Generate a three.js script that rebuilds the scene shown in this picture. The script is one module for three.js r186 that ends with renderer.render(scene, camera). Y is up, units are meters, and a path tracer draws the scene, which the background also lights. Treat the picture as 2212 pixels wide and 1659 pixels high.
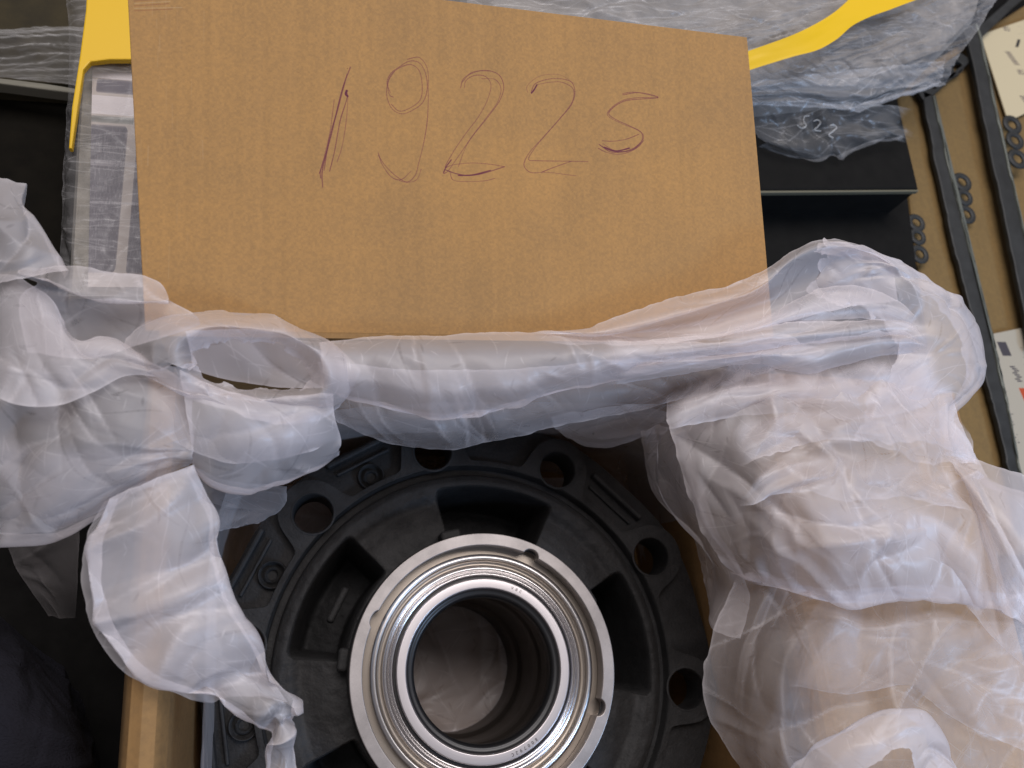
import * as THREE from 'three';
import { mergeGeometries, toCreasedNormals } from 'three/addons/utils/BufferGeometryUtils.js';
import { Brush, Evaluator, SUBTRACTION } from 'three-bvh-csg';
import { RoundedBoxGeometry } from 'three/addons/geometries/RoundedBoxGeometry.js';

// ---------- camera, lamps, exposure ----------
const scene = new THREE.Scene();
const F = 1722, CX = 1106, CY = 829.5;                       // lens, in pixels of a 2212 x 1659 view
const camera = new THREE.PerspectiveCamera(2 * Math.atan(CY / F) * 180 / Math.PI, 4 / 3, 0.02, 60);
const up_c = new THREE.Vector3(.24, .35, 1).normalize();     // world up, right, toward-viewer as the camera sees them
const rt_c = new THREE.Vector3(1, 0, -.24).normalize();
const fw_c = new THREE.Vector3().crossVectors(rt_c, up_c);
const camX = new THREE.Vector3(rt_c.x, up_c.x, fw_c.x), camY = new THREE.Vector3(rt_c.y, up_c.y, fw_c.y), camZ = new THREE.Vector3(rt_c.z, up_c.z, fw_c.z);
const RING_Y = .15, RIM_Y = .25;
const ring_c = new THREE.Vector3((1042 - CX) / F, -(1458 - CY) / F, -1).multiplyScalar(.445);
const C = new THREE.Vector3(-ring_c.dot(rt_c), RING_Y - ring_c.dot(up_c), -ring_c.dot(fw_c));
camera.position.copy(C);
camera.quaternion.setFromRotationMatrix(new THREE.Matrix4().makeBasis(camX, camY, camZ));
camera.focus = .42; camera.userData.fStop = 9;
scene.add(camera);
scene.background = new THREE.Color().setRGB(.22, .207, .215);  // dim warehouse air around the lamps
const renderer = new THREE.WebGLRenderer({ antialias: true });
renderer.setSize(1024, 768);
renderer.toneMapping = THREE.LinearToneMapping;
renderer.toneMappingExposure = .93;
renderer.shadowMap.enabled = true;
function areaLamp(color, intensity, w, h, pos, look) {
  const l = new THREE.RectAreaLight(color, intensity, w, h);
  l.position.set(...pos); l.lookAt(...look); scene.add(l); return l;
}
areaLamp(new THREE.Color().setRGB(1, .94, .93), 7.2, 2.2, 1.2, [.2, 2.5, -1.1], [0, .2, 0]);   // ceiling lamp behind the box
areaLamp(new THREE.Color().setRGB(.45, .66, 1), 40, .30, .30, [.98, 1.10, .66], [.15, .2, .05]);   // small cool window on the right

// ---------- helpers ----------
let seed = 12345;
const rnd = () => { seed = (seed * 1664525 + 1013904223) >>> 0; return seed / 4294967296; };
const rr = (a, b) => a + (b - a) * rnd();
const hash3 = (x, y, z) => { let h = (x * 374761393 + y * 668265263 + z * 1274126177) | 0; h = Math.imul(h ^ (h >>> 13), 1274126177); return ((h ^ (h >>> 16)) >>> 0) / 4294967296; };
const sm = t => t * t * (3 - 2 * t);
function vnoise(x, y, s = 0) {
  const i = Math.floor(x), j = Math.floor(y), u = sm(x - i), v = sm(y - j);
  return (hash3(i, j, s) * (1 - u) + hash3(i + 1, j, s) * u) * (1 - v) + (hash3(i, j + 1, s) * (1 - u) + hash3(i + 1, j + 1, s) * u) * v;
}
const fbm = (x, y, s, o = 4) => { let a = .5, t = 0, n = 0; for (let k = 0; k < o; k++) { t += a * vnoise(x, y, s + k); n += a; a *= .5; x *= 2.03; y *= 2.03; } return t / n; };
const lin = (r, g, b) => new THREE.Color().setRGB(r, g, b);
function ray(px, py) { return camX.clone().multiplyScalar((px - CX) / F).addScaledVector(camY, -(py - CY) / F).sub(camZ); }
function at(px, py, y) { const d = ray(px, py); return C.clone().addScaledVector(d, (y - C.y) / d.y); }   // the point of height y seen at a pixel of the photograph
const names = {};
function numbered(n) { const k = names[n] = (names[n] ?? -1) + 1; return k ? `${n}_${String(k).padStart(3, '0')}` : n; }
function thing(name, label, category, pos = [0, 0, 0], group) {
  const o = new THREE.Group(); o.name = numbered(name); o.position.set(...pos); scene.add(o);
  o.userData = { label, category }; if (group) o.userData.group = group;
  return o;
}
function part(parent, name, geo, mat, label) {
  const m = new THREE.Mesh(geo, mat); m.name = name; m.castShadow = m.receiveShadow = true; parent.add(m);
  if (label) m.userData.label = label;
  return m;
}
function canvasTex(w, h, draw, srgb = true) {
  const c = document.createElement('canvas'); c.width = w; c.height = h;
  draw(c.getContext('2d'), w, h);
  const t = new THREE.CanvasTexture(c); if (srgb) t.colorSpace = THREE.SRGBColorSpace;
  t.wrapS = t.wrapT = THREE.RepeatWrapping; t.magFilter = THREE.LinearFilter; return t;
}
function dataTex(n, f, srgb = false) {          // f(u, v) -> [r, g, b] 0..1
  const d = new Uint8Array(n * n * 4);
  for (let j = 0; j < n; j++) for (let i = 0; i < n; i++) { const c = f(i / n, j / n), o = (j * n + i) * 4; d[o] = c[0] * 255; d[o + 1] = c[1] * 255; d[o + 2] = c[2] * 255; d[o + 3] = 255; }
  const t = new THREE.DataTexture(d, n, n); t.wrapS = t.wrapT = THREE.MirroredRepeatWrapping; t.magFilter = t.minFilter = THREE.LinearFilter;
  if (srgb) t.colorSpace = THREE.SRGBColorSpace; t.needsUpdate = true; return t;
}
function polyShape(pts) { const s = new THREE.Shape(); pts.forEach((p, i) => i ? s.lineTo(p[0], p[1]) : s.moveTo(p[0], p[1])); s.closePath(); return s; }
// a flat plate of thickness t whose upper face lies at height y; outline given as pixels of the photograph
function plate(pix, y, t, bevel = 0, holes = []) {
  const s = polyShape(pix.map(p => { const v = at(p[0], p[1], y); return [v.x, -v.z]; }));
  for (const h of holes) s.holes.push(polyShape(h.map(p => { const v = at(p[0], p[1], y); return [v.x, -v.z]; })));
  const g = new THREE.ExtrudeGeometry(s, { depth: t - 2 * bevel, bevelEnabled: bevel > 0, bevelSize: bevel, bevelThickness: bevel, bevelSegments: 2, bevelOffset: -bevel, curveSegments: 12 });
  g.rotateX(-Math.PI / 2); g.translate(0, y - t + bevel, 0); return g;
}
function worldUV(g, sx = 1) { const p = g.attributes.position, n = g.attributes.normal, uv = new Float32Array(p.count * 2); for (let i = 0; i < p.count; i++) { const a = Math.abs(n.getX(i)), b = Math.abs(n.getY(i)), c = Math.abs(n.getZ(i)); let u, v; if (b >= a && b >= c) { u = p.getX(i); v = p.getZ(i); } else if (a > c) { u = p.getZ(i); v = p.getY(i); } else { u = p.getX(i); v = p.getY(i); } uv[2 * i] = u * sx; uv[2 * i + 1] = v * sx; } g.setAttribute('uv', new THREE.BufferAttribute(uv, 2)); return g; }

// ---------- materials ----------
const kraftTex = dataTex(1024, (u, v) => {
  const f = fbm(u * 9, v * 9, 3, 3), g = hash3(u * 1024 | 0, v * 1024 | 0, 9), s = vnoise(u * 420, v * 16, 21), st = vnoise(u * 130, v * 3, 25), sp = fbm(u * 150, v * 150, 31, 2);
  const k = .90 + (f - .5) * .10 + (g - .5) * .12 + (s - .5) * .06 + (st - .5) * .05 + (sp - .5) * .20;
  const w = (sp - .5) * .06;
  return [Math.min(1, k + w * .2), Math.min(1, k), Math.min(1, k - w)];
});
const kraftBump = dataTex(512, (u, v) => { const s = .5 + .5 * Math.sin(u * 512 * Math.PI * 2 / 10.24) * .5 + (vnoise(u * 250, v * 250, 5) - .5) * .4; return [s, s, s]; });
kraftTex.repeat.set(3, 3); kraftBump.repeat.set(3, 3);
const M = {};
M.kraft = new THREE.MeshStandardMaterial({ color: lin(.29, .165, .060), roughness: .82, map: kraftTex, bumpMap: kraftBump, bumpScale: .00008 });
M.kraftDull = new THREE.MeshStandardMaterial({ color: lin(.20, .125, .042), roughness: .85, map: kraftTex });
const crinkle = (() => {         // fine creases: sum of short V-shaped folds, repeating at its borders
  const K = []; for (let k = 0; k < 260; k++) { const a = rnd() * Math.PI, w = .02 + .09 * rnd() ** 2; K.push([rnd(), rnd(), Math.cos(a), Math.sin(a), w, w * .4, (rnd() < .5 ? -1 : 1) * (.4 + rnd())]); }
  const N = 512, Hh = new Float32Array(N * N);
  for (const c of K) { const r = Math.ceil(c[4] * 2.2 * N), ci = c[0] * N | 0, cj = c[1] * N | 0; for (let j = -r; j <= r; j++) for (let i = -r; i <= r; i++) { const x = i / N, y = j / N, l = x * c[2] + y * c[3], d = -x * c[3] + y * c[2], e = (l / c[4]) ** 2 + (d / c[5]) ** 2; if (e < 5) Hh[((cj + j + 2 * N) % N) * N + (ci + i + 2 * N) % N] += c[6] * Math.abs(d) * Math.exp(-e); } }
  const t = dataTex(N, (u, v) => { const k = Math.max(0, Math.min(1, .5 + Hh[Math.round(v * N) * N + Math.round(u * N)] * 6)); return [k, k, k]; });
  t.wrapS = t.wrapT = THREE.RepeatWrapping; return t;
})();
crinkle.repeat.set(7, 7);
const makeLines = (base, count, along) => {     // stress-whitened crease lines and the uneven milkiness of the film
  const t = canvasTex(1024, 1024, (c, w) => {
    c.fillStyle = `rgb(${base},${base},${base})`; c.fillRect(0, 0, w, w); c.lineCap = 'round';
    for (let k = 0; k < count; k++) { const x = rr(0, w), y = rr(0, w), a = along ? rr(-.35, .35) : rr(0, 6.3), L = rr(12, 40) + (along ? 330 * rnd() ** 2 : 190 * rnd() ** 4), q = rr(-.35, .35), v = rnd() < .72; const n = 7; for (const ox of [0, -w, w]) for (const oy of [0, -w, w]) { if (x + ox < -260 || x + ox > w + 260 || y + oy < -260 || y + oy > w + 260) continue; for (let i = 0; i < n; i++) { const e = Math.sin((i + .5) / n * Math.PI), t0 = i / n, t1 = (i + 1) / n, P = t => [x + ox + Math.cos(a + q * t) * L * (t - .5), y + oy + Math.sin(a + q * t) * L * (t - .5)]; c.strokeStyle = v ? `rgba(255,255,255,${.75 * e})` : `rgba(150,150,150,${.5 * e})`; c.lineWidth = (v ? 2.2 : 4) * (.5 + e); c.beginPath(); c.moveTo(...P(t0)); c.lineTo(...P(t1)); c.stroke(); } } }
  }, false); t.repeat.set(4.2, 4.2); return t; };
const creaseLines = makeLines(205, 620, false), wrapLines = makeLines(120, 800, true);
M.film = new THREE.MeshPhysicalMaterial({ color: lin(.90, .85, .865), roughness: .46, clearcoat: .3, clearcoatRoughness: .26, transmission: .46, thickness: 0, ior: 1.5, opacity: 1, transparent: true, vertexColors: true, side: THREE.DoubleSide, alphaMap: creaseLines, bumpMap: crinkle, bumpScale: .0012 });
M.filmThin = new THREE.MeshPhysicalMaterial({ color: lin(.87, .825, .835), roughness: .42, transmission: .42, thickness: 0, ior: 1.5, opacity: .7, transparent: true, vertexColors: true, side: THREE.DoubleSide, alphaMap: creaseLines, bumpMap: crinkle, bumpScale: .0012 });
M.wrap = new THREE.MeshPhysicalMaterial({ color: lin(.8, .79, .8), roughness: .26, transmission: .3, thickness: 0, ior: 1.5, opacity: .8, transparent: true, vertexColors: true, side: THREE.DoubleSide, alphaMap: wrapLines, bumpMap: crinkle, bumpScale: .002 });
M.wrapClear = new THREE.MeshPhysicalMaterial({ color: lin(.75, .75, .76), roughness: .22, transmission: .3, thickness: 0, ior: 1.5, opacity: .42, transparent: true, vertexColors: true, side: THREE.DoubleSide, alphaMap: wrapLines, bumpMap: crinkle, bumpScale: .002 });
const grit = dataTex(512, (u, v) => { const k = .5 + (fbm(u * 90, v * 90, 61, 3) - .5) * .9; return [k, k, k]; });
const gritCol = dataTex(512, (u, v) => { const k = Math.min(1, .72 + (fbm(u * 14, v * 14, 71, 4) - .5) * .7 + (hash3(u * 512 | 0, v * 512 | 0, 77) - .5) * .30); return [k, k, k]; });
grit.repeat.set(10, 10); gritCol.repeat.set(8, 8);
M.cast = new THREE.MeshPhysicalMaterial({ color: lin(.036, .0355, .036), roughness: .66, metalness: .08, specularIntensity: .7, map: gritCol, bumpMap: grit, bumpScale: .0003 });
const brushed = dataTex(512, (u, v) => { const k = .82 + (fbm(u * 9, v * 9, 81, 4) - .5) * .45 + (vnoise(u * 400, v * 400, 85) - .5) * .12; return [k, k, k]; });
brushed.repeat.set(9, 9);
M.machined = new THREE.MeshStandardMaterial({ color: lin(.44, .405, .39), roughness: .46, metalness: .85, map: brushed });
M.steel = new THREE.MeshStandardMaterial({ color: lin(.58, .56, .55), roughness: .28, metalness: 1 });
M.chrome = new THREE.MeshStandardMaterial({ color: lin(.64, .615, .61), roughness: .2, metalness: 1 });
M.brownSteel = new THREE.MeshStandardMaterial({ color: lin(.30, .26, .22), roughness: .35, metalness: .9 });
M.rubber = new THREE.MeshStandardMaterial({ color: lin(.012, .012, .013), roughness: .35 });
M.bore = new THREE.MeshStandardMaterial({ color: lin(.085, .07, .06), roughness: .45, metalness: .6 });
M.black = new THREE.MeshPhysicalMaterial({ specularIntensity: .35, color: lin(.007, .0066, .0058), roughness: .8, map: gritCol });
M.floor = new THREE.MeshPhysicalMaterial({ specularIntensity: .3, color: lin(.008, .0075, .007), roughness: .95, map: gritCol });
M.edge = new THREE.MeshStandardMaterial({ color: lin(.22, .21, .17), roughness: .7 });
M.gasket = new THREE.MeshStandardMaterial({ color: lin(.032, .034, .034), roughness: .55, metalness: .2, map: gritCol });
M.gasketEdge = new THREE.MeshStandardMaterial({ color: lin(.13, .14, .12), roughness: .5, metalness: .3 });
M.yellow = new THREE.MeshStandardMaterial({ color: lin(.80, .50, .004), roughness: .45 });
M.white = new THREE.MeshStandardMaterial({ color: lin(.55, .52, .5), roughness: .6 });
M.cloth = new THREE.MeshPhysicalMaterial({ specularIntensity: .3, color: lin(.015, .015, .021), roughness: .95, bumpMap: grit, bumpScale: .0006 });

// ---------- thin film: lofted sheet, given surplus length and relaxed so that it buckles ----------
function resample(row, n, closed) {
  const c = new THREE.CatmullRomCurve3(row.map(p => p.isVector3 ? p : at(p[0], p[1], p[2])), false, 'centripetal');
  return Array.from({ length: n }, (_, i) => c.getPointAt(i / (n - 1)));
}
function relax(P, T, nu, nv, eu, ev, iters, al, alB, bend, sd) {
  const I = (i, j) => (j * nu + i) * 3, cons = [], rest = [], kk = [];
  const D = (a, b) => Math.hypot(T[a] - T[b], T[a + 1] - T[b + 1], T[a + 2] - T[b + 2]);
  const add = (a, b, s, k) => { cons.push(a, b); rest.push(D(a, b) * s); kk.push(k); };
  for (let j = 0; j < nv; j++) for (let i = 0; i < nu; i++) {
    const q = .35 + 1.3 * vnoise(i * .19, j * .19, sd), su = 1 + eu * q, sv = 1 + ev * q, sd2 = 1 + (eu + ev) / 2 * q;
    if (i + 1 < nu) add(I(i, j), I(i + 1, j), su, 1);
    if (j + 1 < nv) add(I(i, j), I(i, j + 1), sv, 1);
    if (i + 1 < nu && j + 1 < nv) { add(I(i, j), I(i + 1, j + 1), sd2, .7); add(I(i + 1, j), I(i, j + 1), sd2, .7); }
    if (i + 2 < nu) add(I(i, j), I(i + 2, j), su * .985, -bend);
    if (j + 2 < nv) add(I(i, j), I(i, j + 2), sv * .985, -bend);
  }
  const n = rest.length;
  for (let it = 0; it < iters; it++) {
    for (let j = 0; j < nv; j++) for (let i = 0; i < nu; i++) { const a = I(i, j), w = (i === 0 || j === 0 || i === nu - 1 || j === nv - 1) ? alB : al; P[a] += (T[a] - P[a]) * w; P[a + 1] += (T[a + 1] - P[a + 1]) * w; P[a + 2] += (T[a + 2] - P[a + 2]) * w; }
    const fwd = it & 1;
    for (let q = 0; q < n; q++) {
      const c = fwd ? q : n - 1 - q, a = cons[2 * c], b = cons[2 * c + 1]; let k = kk[c];
      const dx = P[b] - P[a], dy = P[b + 1] - P[a + 1], dz = P[b + 2] - P[a + 2], d = Math.sqrt(dx * dx + dy * dy + dz * dz) + 1e-9;
      if (k < 0) { if (d > rest[c]) continue; k = -k; }
      const f = .5 * k * (d - rest[c]) / d;
      P[a] += dx * f; P[a + 1] += dy * f; P[a + 2] += dz * f; P[b] -= dx * f; P[b + 1] -= dy * f; P[b + 2] -= dz * f;
    }
  }
}
let filmSeed = 100;
function film(rows, o = {}) {
  const { cell = .0013, dens = 1, slope = .2, size = [.014, .045], dir = null, spread = 3.2, tuck = '', wave = .0010, frill = .0008, tuckBy = .4, drop = .007, thick = .80, sim = 0, gather = null, hem = 1, vary = .22, fade = '', fadeBy = .013 } = o;
  const sd = filmSeed += 13, nc = o.nc ?? 14;
  let G = rows.map(r => resample(r, nc));
  const fold = (a, b) => a.map((p, i) => p.clone().lerp(b[i], tuckBy).add(new THREE.Vector3(0, -drop, 0)));
  if (tuck.includes('b')) G.push(fold(G[G.length - 1], G[G.length - 2]));
  if (tuck.includes('t')) G.unshift(fold(G[0], G[1]));
  if (tuck.includes('l')) G.forEach(r => r.unshift(r[0].clone().lerp(r[1], 1.2).add(new THREE.Vector3(0, -drop, 0))));
  if (tuck.includes('r')) G.forEach(r => r.push(r[r.length - 1].clone().lerp(r[r.length - 2], 1.2).add(new THREE.Vector3(0, -drop, 0))));
  let lu = 0, lv = 0; const m = G[0].length;
  for (const r of G) { let l = 0; for (let i = 1; i < m; i++) l += r[i].distanceTo(r[i - 1]); lu = Math.max(lu, l); }
  for (let i = 0; i < m; i++) { let l = 0; for (let j = 1; j < G.length; j++) l += G[j][i].distanceTo(G[j - 1][i]); lv = Math.max(lv, l); }
  const nu = Math.max(8, Math.round(lu / cell) + 1), nv = Math.max(8, Math.round(lv / cell) + 1), n = nu * nv;
  const cols = []; for (let i = 0; i < m; i++) cols.push(new THREE.CatmullRomCurve3(G.map(r => r[i]), false, 'centripetal'));
  const T = new Float64Array(n * 3);
  for (let j = 0; j < nv; j++) { const row = new THREE.CatmullRomCurve3(cols.map(c => c.getPoint(j / (nv - 1))), false, 'centripetal'), p = new THREE.Vector3(); for (let i = 0; i < nu; i++) { row.getPoint(i / (nu - 1), p); T.set([p.x, p.y, p.z], (j * nu + i) * 3); } }
  // creases: short sharp folds that fade out at their ends
  const K = [], count = Math.round(dens * lu * lv / .00042);
  let s0 = sd * 7919; const R = () => { s0 = (Math.imul(s0, 1664525) + 1013904223) >>> 0; return s0 / 4294967296; };
  for (let k = 0; k < count; k++) { const w = size[0] + (size[1] - size[0]) * R() ** 2, a = (dir ?? 0) + (R() - .5) * spread; K.push([R() * lu, R() * lv, Math.cos(a), Math.sin(a), w, w * (.22 + .3 * R()), (R() < .55 ? -1 : 1) * slope * (.35 + R()), R()]); }
  const P = T.slice(), H = new Float64Array(n), AL = new Float64Array(n), B = [0, 0, 0];
  for (let j = 0; j < nv; j++) for (let i = 0; i < nu; i++) {
    const u = i / (nu - 1) * lu, v = j / (nv - 1) * lv, q = j * nu + i;
    let h = (fbm(u * 26, v * 26, sd, 2) - .5) * 2 * wave, al = thick + (fbm(u * 18, v * 18, sd + 40, 2) - .5) * vary * 2;
    const uw = u + (vnoise(u * 60, v * 60, sd + 3) - .5) * .004, vw = v + (vnoise(u * 60, v * 60, sd + 4) - .5) * .004;
    for (const c of K) {
      const x = uw - c[0], y = vw - c[1], l = x * c[2] + y * c[3], d = -x * c[3] + y * c[2];
      const e = (l / c[4]) ** 2 + (d / c[5]) ** 2; if (e > 5) continue;
      const g = Math.exp(-e); h += c[6] * (Math.sqrt(d * d + 3e-8) - c[5] * .5) * g;
      if (c[7] > .5) { const z = d / .0008; al += .34 * Math.exp(-(z * z) - (l / c[4] * 1.2) ** 2) * c[7]; }
    }
    if (gather) { const gv = v / lv * gather.n + (fbm(u * 14, v * 22, sd + 9, 2) - .5) * 2.2, env = gather.env ? gather.env(u / lu) : 1; const f = gv - Math.floor(gv), tr = f < .68 ? f / .68 : (1 - f) / .32; h += gather.a * env * (tr - .5) * (.5 + vnoise(Math.floor(gv) * 3.1, u * 12, sd + 2)); al += .12 * (tr > .85 ? 1 : 0); }
    const bd = Math.min(i, nu - 1 - i) * lu / (nu - 1), be = Math.min(j, nv - 1 - j) * lv / (nv - 1), ed = Math.min(bd, be);
    al += hem * .30 * Math.exp(-((ed / .0011) ** 2));
    if (fade) { const X = [['l', i * lu / (nu - 1)], ['r', (nu - 1 - i) * lu / (nu - 1)], ['t', j * lv / (nv - 1)], ['b', (nv - 1 - j) * lv / (nv - 1)]]; for (const [k, e] of X) if (fade.includes(k)) al *= sm(Math.min(1, e / (fadeBy * (.6 + .8 * vnoise((u + v) * 90, 3, sd + 71))))); }
    H[q] = h * (.45 + .55 * Math.min(1, ed / .008)); AL[q] = Math.max(fade ? 0 : .12, Math.min(1, al));
  }
  for (let j = 0; j < nv; j++) for (let i = 0; i < nu; i++) {
    const q = (j * nu + i) * 3, a = (j * nu + Math.min(nu - 1, i + 1)) * 3, b = (j * nu + Math.max(0, i - 1)) * 3, c = (Math.min(nv - 1, j + 1) * nu + i) * 3, d = (Math.max(0, j - 1) * nu + i) * 3;
    const ax = T[a] - T[b], ay = T[a + 1] - T[b + 1], az = T[a + 2] - T[b + 2], bx = T[c] - T[d], by = T[c + 1] - T[d + 1], bz = T[c + 2] - T[d + 2];
    let x = ay * bz - az * by, y = az * bx - ax * bz, z = ax * by - ay * bx; const l = Math.hypot(x, y, z) + 1e-12, h = H[j * nu + i];
    const bd = (i === 0 || j === 0 || i === nu - 1 || j === nv - 1) ? 1 : (i === 1 || j === 1 || i === nu - 2 || j === nv - 2) ? .6 : 0;
    P[q] += x / l * h + bd * (fbm(i * .13, j * .13, sd + 61, 3) - .5) * 3 * frill; P[q + 1] += y / l * h; P[q + 2] += z / l * h + bd * (fbm(i * .13, j * .13, sd + 67, 3) - .5) * 3 * frill;
  }
  if (sim) { const T2 = P.slice(); for (let q = 0; q < P.length; q++) P[q] += (hash3(q, sd, 3) - .5) * .0012; relax(P, T2, nu, nv, sim, sim, 30, .02, .3, .3, sd); }
  const idx = [], uv = new Float32Array(n * 2), col = new Float32Array(n * 4);
  for (let j = 0; j < nv; j++) for (let i = 0; i < nu; i++) { const q = j * nu + i; col.set([1, 1, 1, AL[q]], q * 4); uv[q * 2] = i / (nu - 1) * lu + sd * .37; uv[q * 2 + 1] = j / (nv - 1) * lv + sd * .11; if (i + 1 < nu && j + 1 < nv) { const a = q, b = a + 1, c = a + nu, d = c + 1; if (hash3(i, j, sd) < .5) idx.push(a, c, b, b, c, d); else idx.push(a, c, d, a, d, b); } }
  const g = new THREE.BufferGeometry();
  g.setAttribute('position', new THREE.BufferAttribute(new Float32Array(P), 3)); g.setAttribute('uv', new THREE.BufferAttribute(uv, 2)); g.setAttribute('color', new THREE.BufferAttribute(col, 4)); g.setIndex(idx); g.computeVertexNormals();
  return g;
}

// ---------- setting: dark floor ----------
{ const g = new THREE.PlaneGeometry(8, 8); g.rotateX(-Math.PI / 2); const m = new THREE.Mesh(worldUV(g), M.floor); m.name = 'floor'; m.userData = { kind: 'structure' }; m.receiveShadow = true; scene.add(m); }

// ---------- cardboard box ----------
const HZ = -.165, XL = -.160, XR = .163, ZF = .175;
const flapDir = new THREE.Vector3(0, .25, -.967).normalize(), flapN = new THREE.Vector3(0, .967, .25).normalize();
function onFlap(px, py) {       // (across, along) of a point of the flap seen at a pixel
  const d = ray(px, py), o = new THREE.Vector3(0, RIM_Y, HZ), t = o.clone().sub(C).dot(flapN) / d.dot(flapN), p = C.clone().addScaledVector(d, t).sub(o);
  return [p.x, p.dot(flapDir)];
}
const box = thing('cardboard_box', 'open brown cardboard box with its written back flap folded out, holding the wheel hub', 'box');
{
  const w = .004, wall = (sx, sy, sz, x, y, z) => worldUV(new THREE.BoxGeometry(sx, sy, sz).translate(x, y, z));
  part(box, 'base', wall(XR - XL - 2 * w, .004, ZF - HZ - 2 * w, (XL + XR) / 2, .003, (HZ + ZF) / 2), M.kraft);
  part(box, 'wall', wall(XR - XL, .25 - .001, w, (XL + XR) / 2, .125, HZ + w / 2), M.kraft);
  part(box, 'wall', wall(XR - XL, .25 - .001, w, (XL + XR) / 2, .125, ZF - w / 2), M.kraft);
  part(box, 'wall', wall(w, .208, ZF - HZ - 2 * w - .001, XL + w / 2, .105, (HZ + ZF) / 2), M.kraft);
  part(box, 'wall', wall(w, .208, ZF - HZ - 2 * w - .001, XR - w / 2, .105, (HZ + ZF) / 2), M.kraft);
  // back flap, pen writing on its upper face
  const TL = onFlap(274, -85), TR = onFlap(1614, 80), BR = onFlap(1671, 716), BL = onFlap(313, 733);
  console.log('flap', TL, TR, BR, BL, 'cam', C.toArray());
  const y0 = -.0015, s = polyShape([[BL[0], y0], [BR[0], y0], [TR[0], TR[1]], [TL[0] + .006, TL[1]], [TL[0], TL[1] - .008]]);
  const g = new THREE.ExtrudeGeometry(s, { depth: .0036, bevelEnabled: true, bevelSize: .0005, bevelThickness: .0004, bevelSegments: 2, bevelOffset: -.0005 });
  const W = .36, H = .24, X0 = -.19, Y0 = -.01, TW = 1800, TH = 1200;
  const p = g.attributes.position, uv = g.attributes.uv;
  for (let i = 0; i < p.count; i++) uv.setXY(i, (p.getX(i) - X0) / W, (p.getY(i) - Y0) / H);
  const strokes = penStrokes();
  const tex = canvasTex(TW, TH, (c) => {
    const im = c.createImageData(TW, TH);
    for (let j = 0; j < TH; j++) for (let i = 0; i < TW; i++) {
      const x = i / TW * W, y = j / TH * H;
      const f = fbm(x * 28, y * 28, 3, 3) - .5, gr = hash3(i, j, 9) - .5, fine = fbm(x * 900, y * 900, 31, 2) - .5, st = vnoise(x * 340, y * 14, 21) - .5, flute = Math.sin(x / .0072 * Math.PI * 2) * .5, wide = vnoise(x * 60, y * 5, 27) - .5;
      const k = 1 + f * .10 + gr * .06 + fine * .13 + st * .03 + flute * .008 + wide * .025, w = fine * .05 + f * .06;
      const o = (j * TW + i) * 4; im.data[o] = 190 * (k); im.data[o + 1] = 146 * (k - w * .25); im.data[o + 2] = 89 * (k - w * 1.2); im.data[o + 3] = 255;
    }
    c.putImageData(im, 0, 0);
    // scuffs on the flute lines near the left edge
    for (let q = 0; q < 26; q++) { const x = rr(.012, .04) / W * TW + 40, y = rr(200, 1100); c.strokeStyle = `rgba(214,180,140,${rr(.08, .28)})`; c.lineWidth = rr(1, 3); c.beginPath(); c.moveTo(x, y); c.lineTo(x + rr(-2, 2), y + rr(20, 90)); c.stroke(); }
    for (let q = 0; q < 5; q++) { c.fillStyle = 'rgba(110,60,35,.5)'; c.beginPath(); c.arc(rr(200, 1600), rr(120, 1100), rr(1, 2), 0, 7); c.fill(); }
    const X = (q) => { const [x, y] = onFlap(q[0], q[1]); return [(x - X0) / W * TW, TH - (y - Y0) / H * TH]; };
    c.lineCap = c.lineJoin = 'round';
    for (const [pts, wd, a] of strokes) {
      const curve = new THREE.CatmullRomCurve3(pts.map(q => { const v = X(q); return new THREE.Vector3(v[0], v[1], 0); }), false, 'centripetal'), n = 60, L = curve.getPoints(n);
      for (let i = 0; i < n; i++) { const pr = .75 + .5 * vnoise(i * .17, wd * 9 + pts[0][0], 5); c.strokeStyle = `rgba(${88 + 20 * pr | 0},${44},${64},${Math.min(1, a * .8 * pr)})`; c.lineWidth = wd * .68 * (.8 + .4 * pr); c.beginPath(); c.moveTo(L[i].x, L[i].y); c.lineTo(L[i + 1].x, L[i + 1].y); c.stroke(); }
    }
    const cr = X([300, 12]); for (let q = 0; q < 6; q++) { c.strokeStyle = `rgba(${q & 1 ? '150,90,60' : '225,200,165'},.45)`; c.lineWidth = rr(1.5, 3); c.beginPath(); c.moveTo(cr[0] - 10, cr[1] + q * 6 - 16); c.lineTo(cr[0] + rr(40, 110), cr[1] + q * 6 - 30); c.stroke(); }
  });
  const basis = new THREE.Matrix4().makeBasis(new THREE.Vector3(1, 0, 0), flapDir, flapN).setPosition(0, RIM_Y, HZ).multiply(new THREE.Matrix4().makeTranslation(0, 0, -.004));
  g.applyMatrix4(basis);
  part(box, 'back_flap', g, new THREE.MeshStandardMaterial({ map: tex, roughness: .85, color: lin(.71, .70, .70) }), 'tan flap with handwritten pen number 1922s');
  // left flap folded down outside, its rounded fold catching the light
  const prof = [[XL + .0034, .200], [XL + .0032, .214], [XL + .0015, .2195], [XL - .0015, .2210], [XL - .0045, .2195], [XL - .0072, .213], [XL - .011, .192], [XL - .034, .09]];
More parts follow.
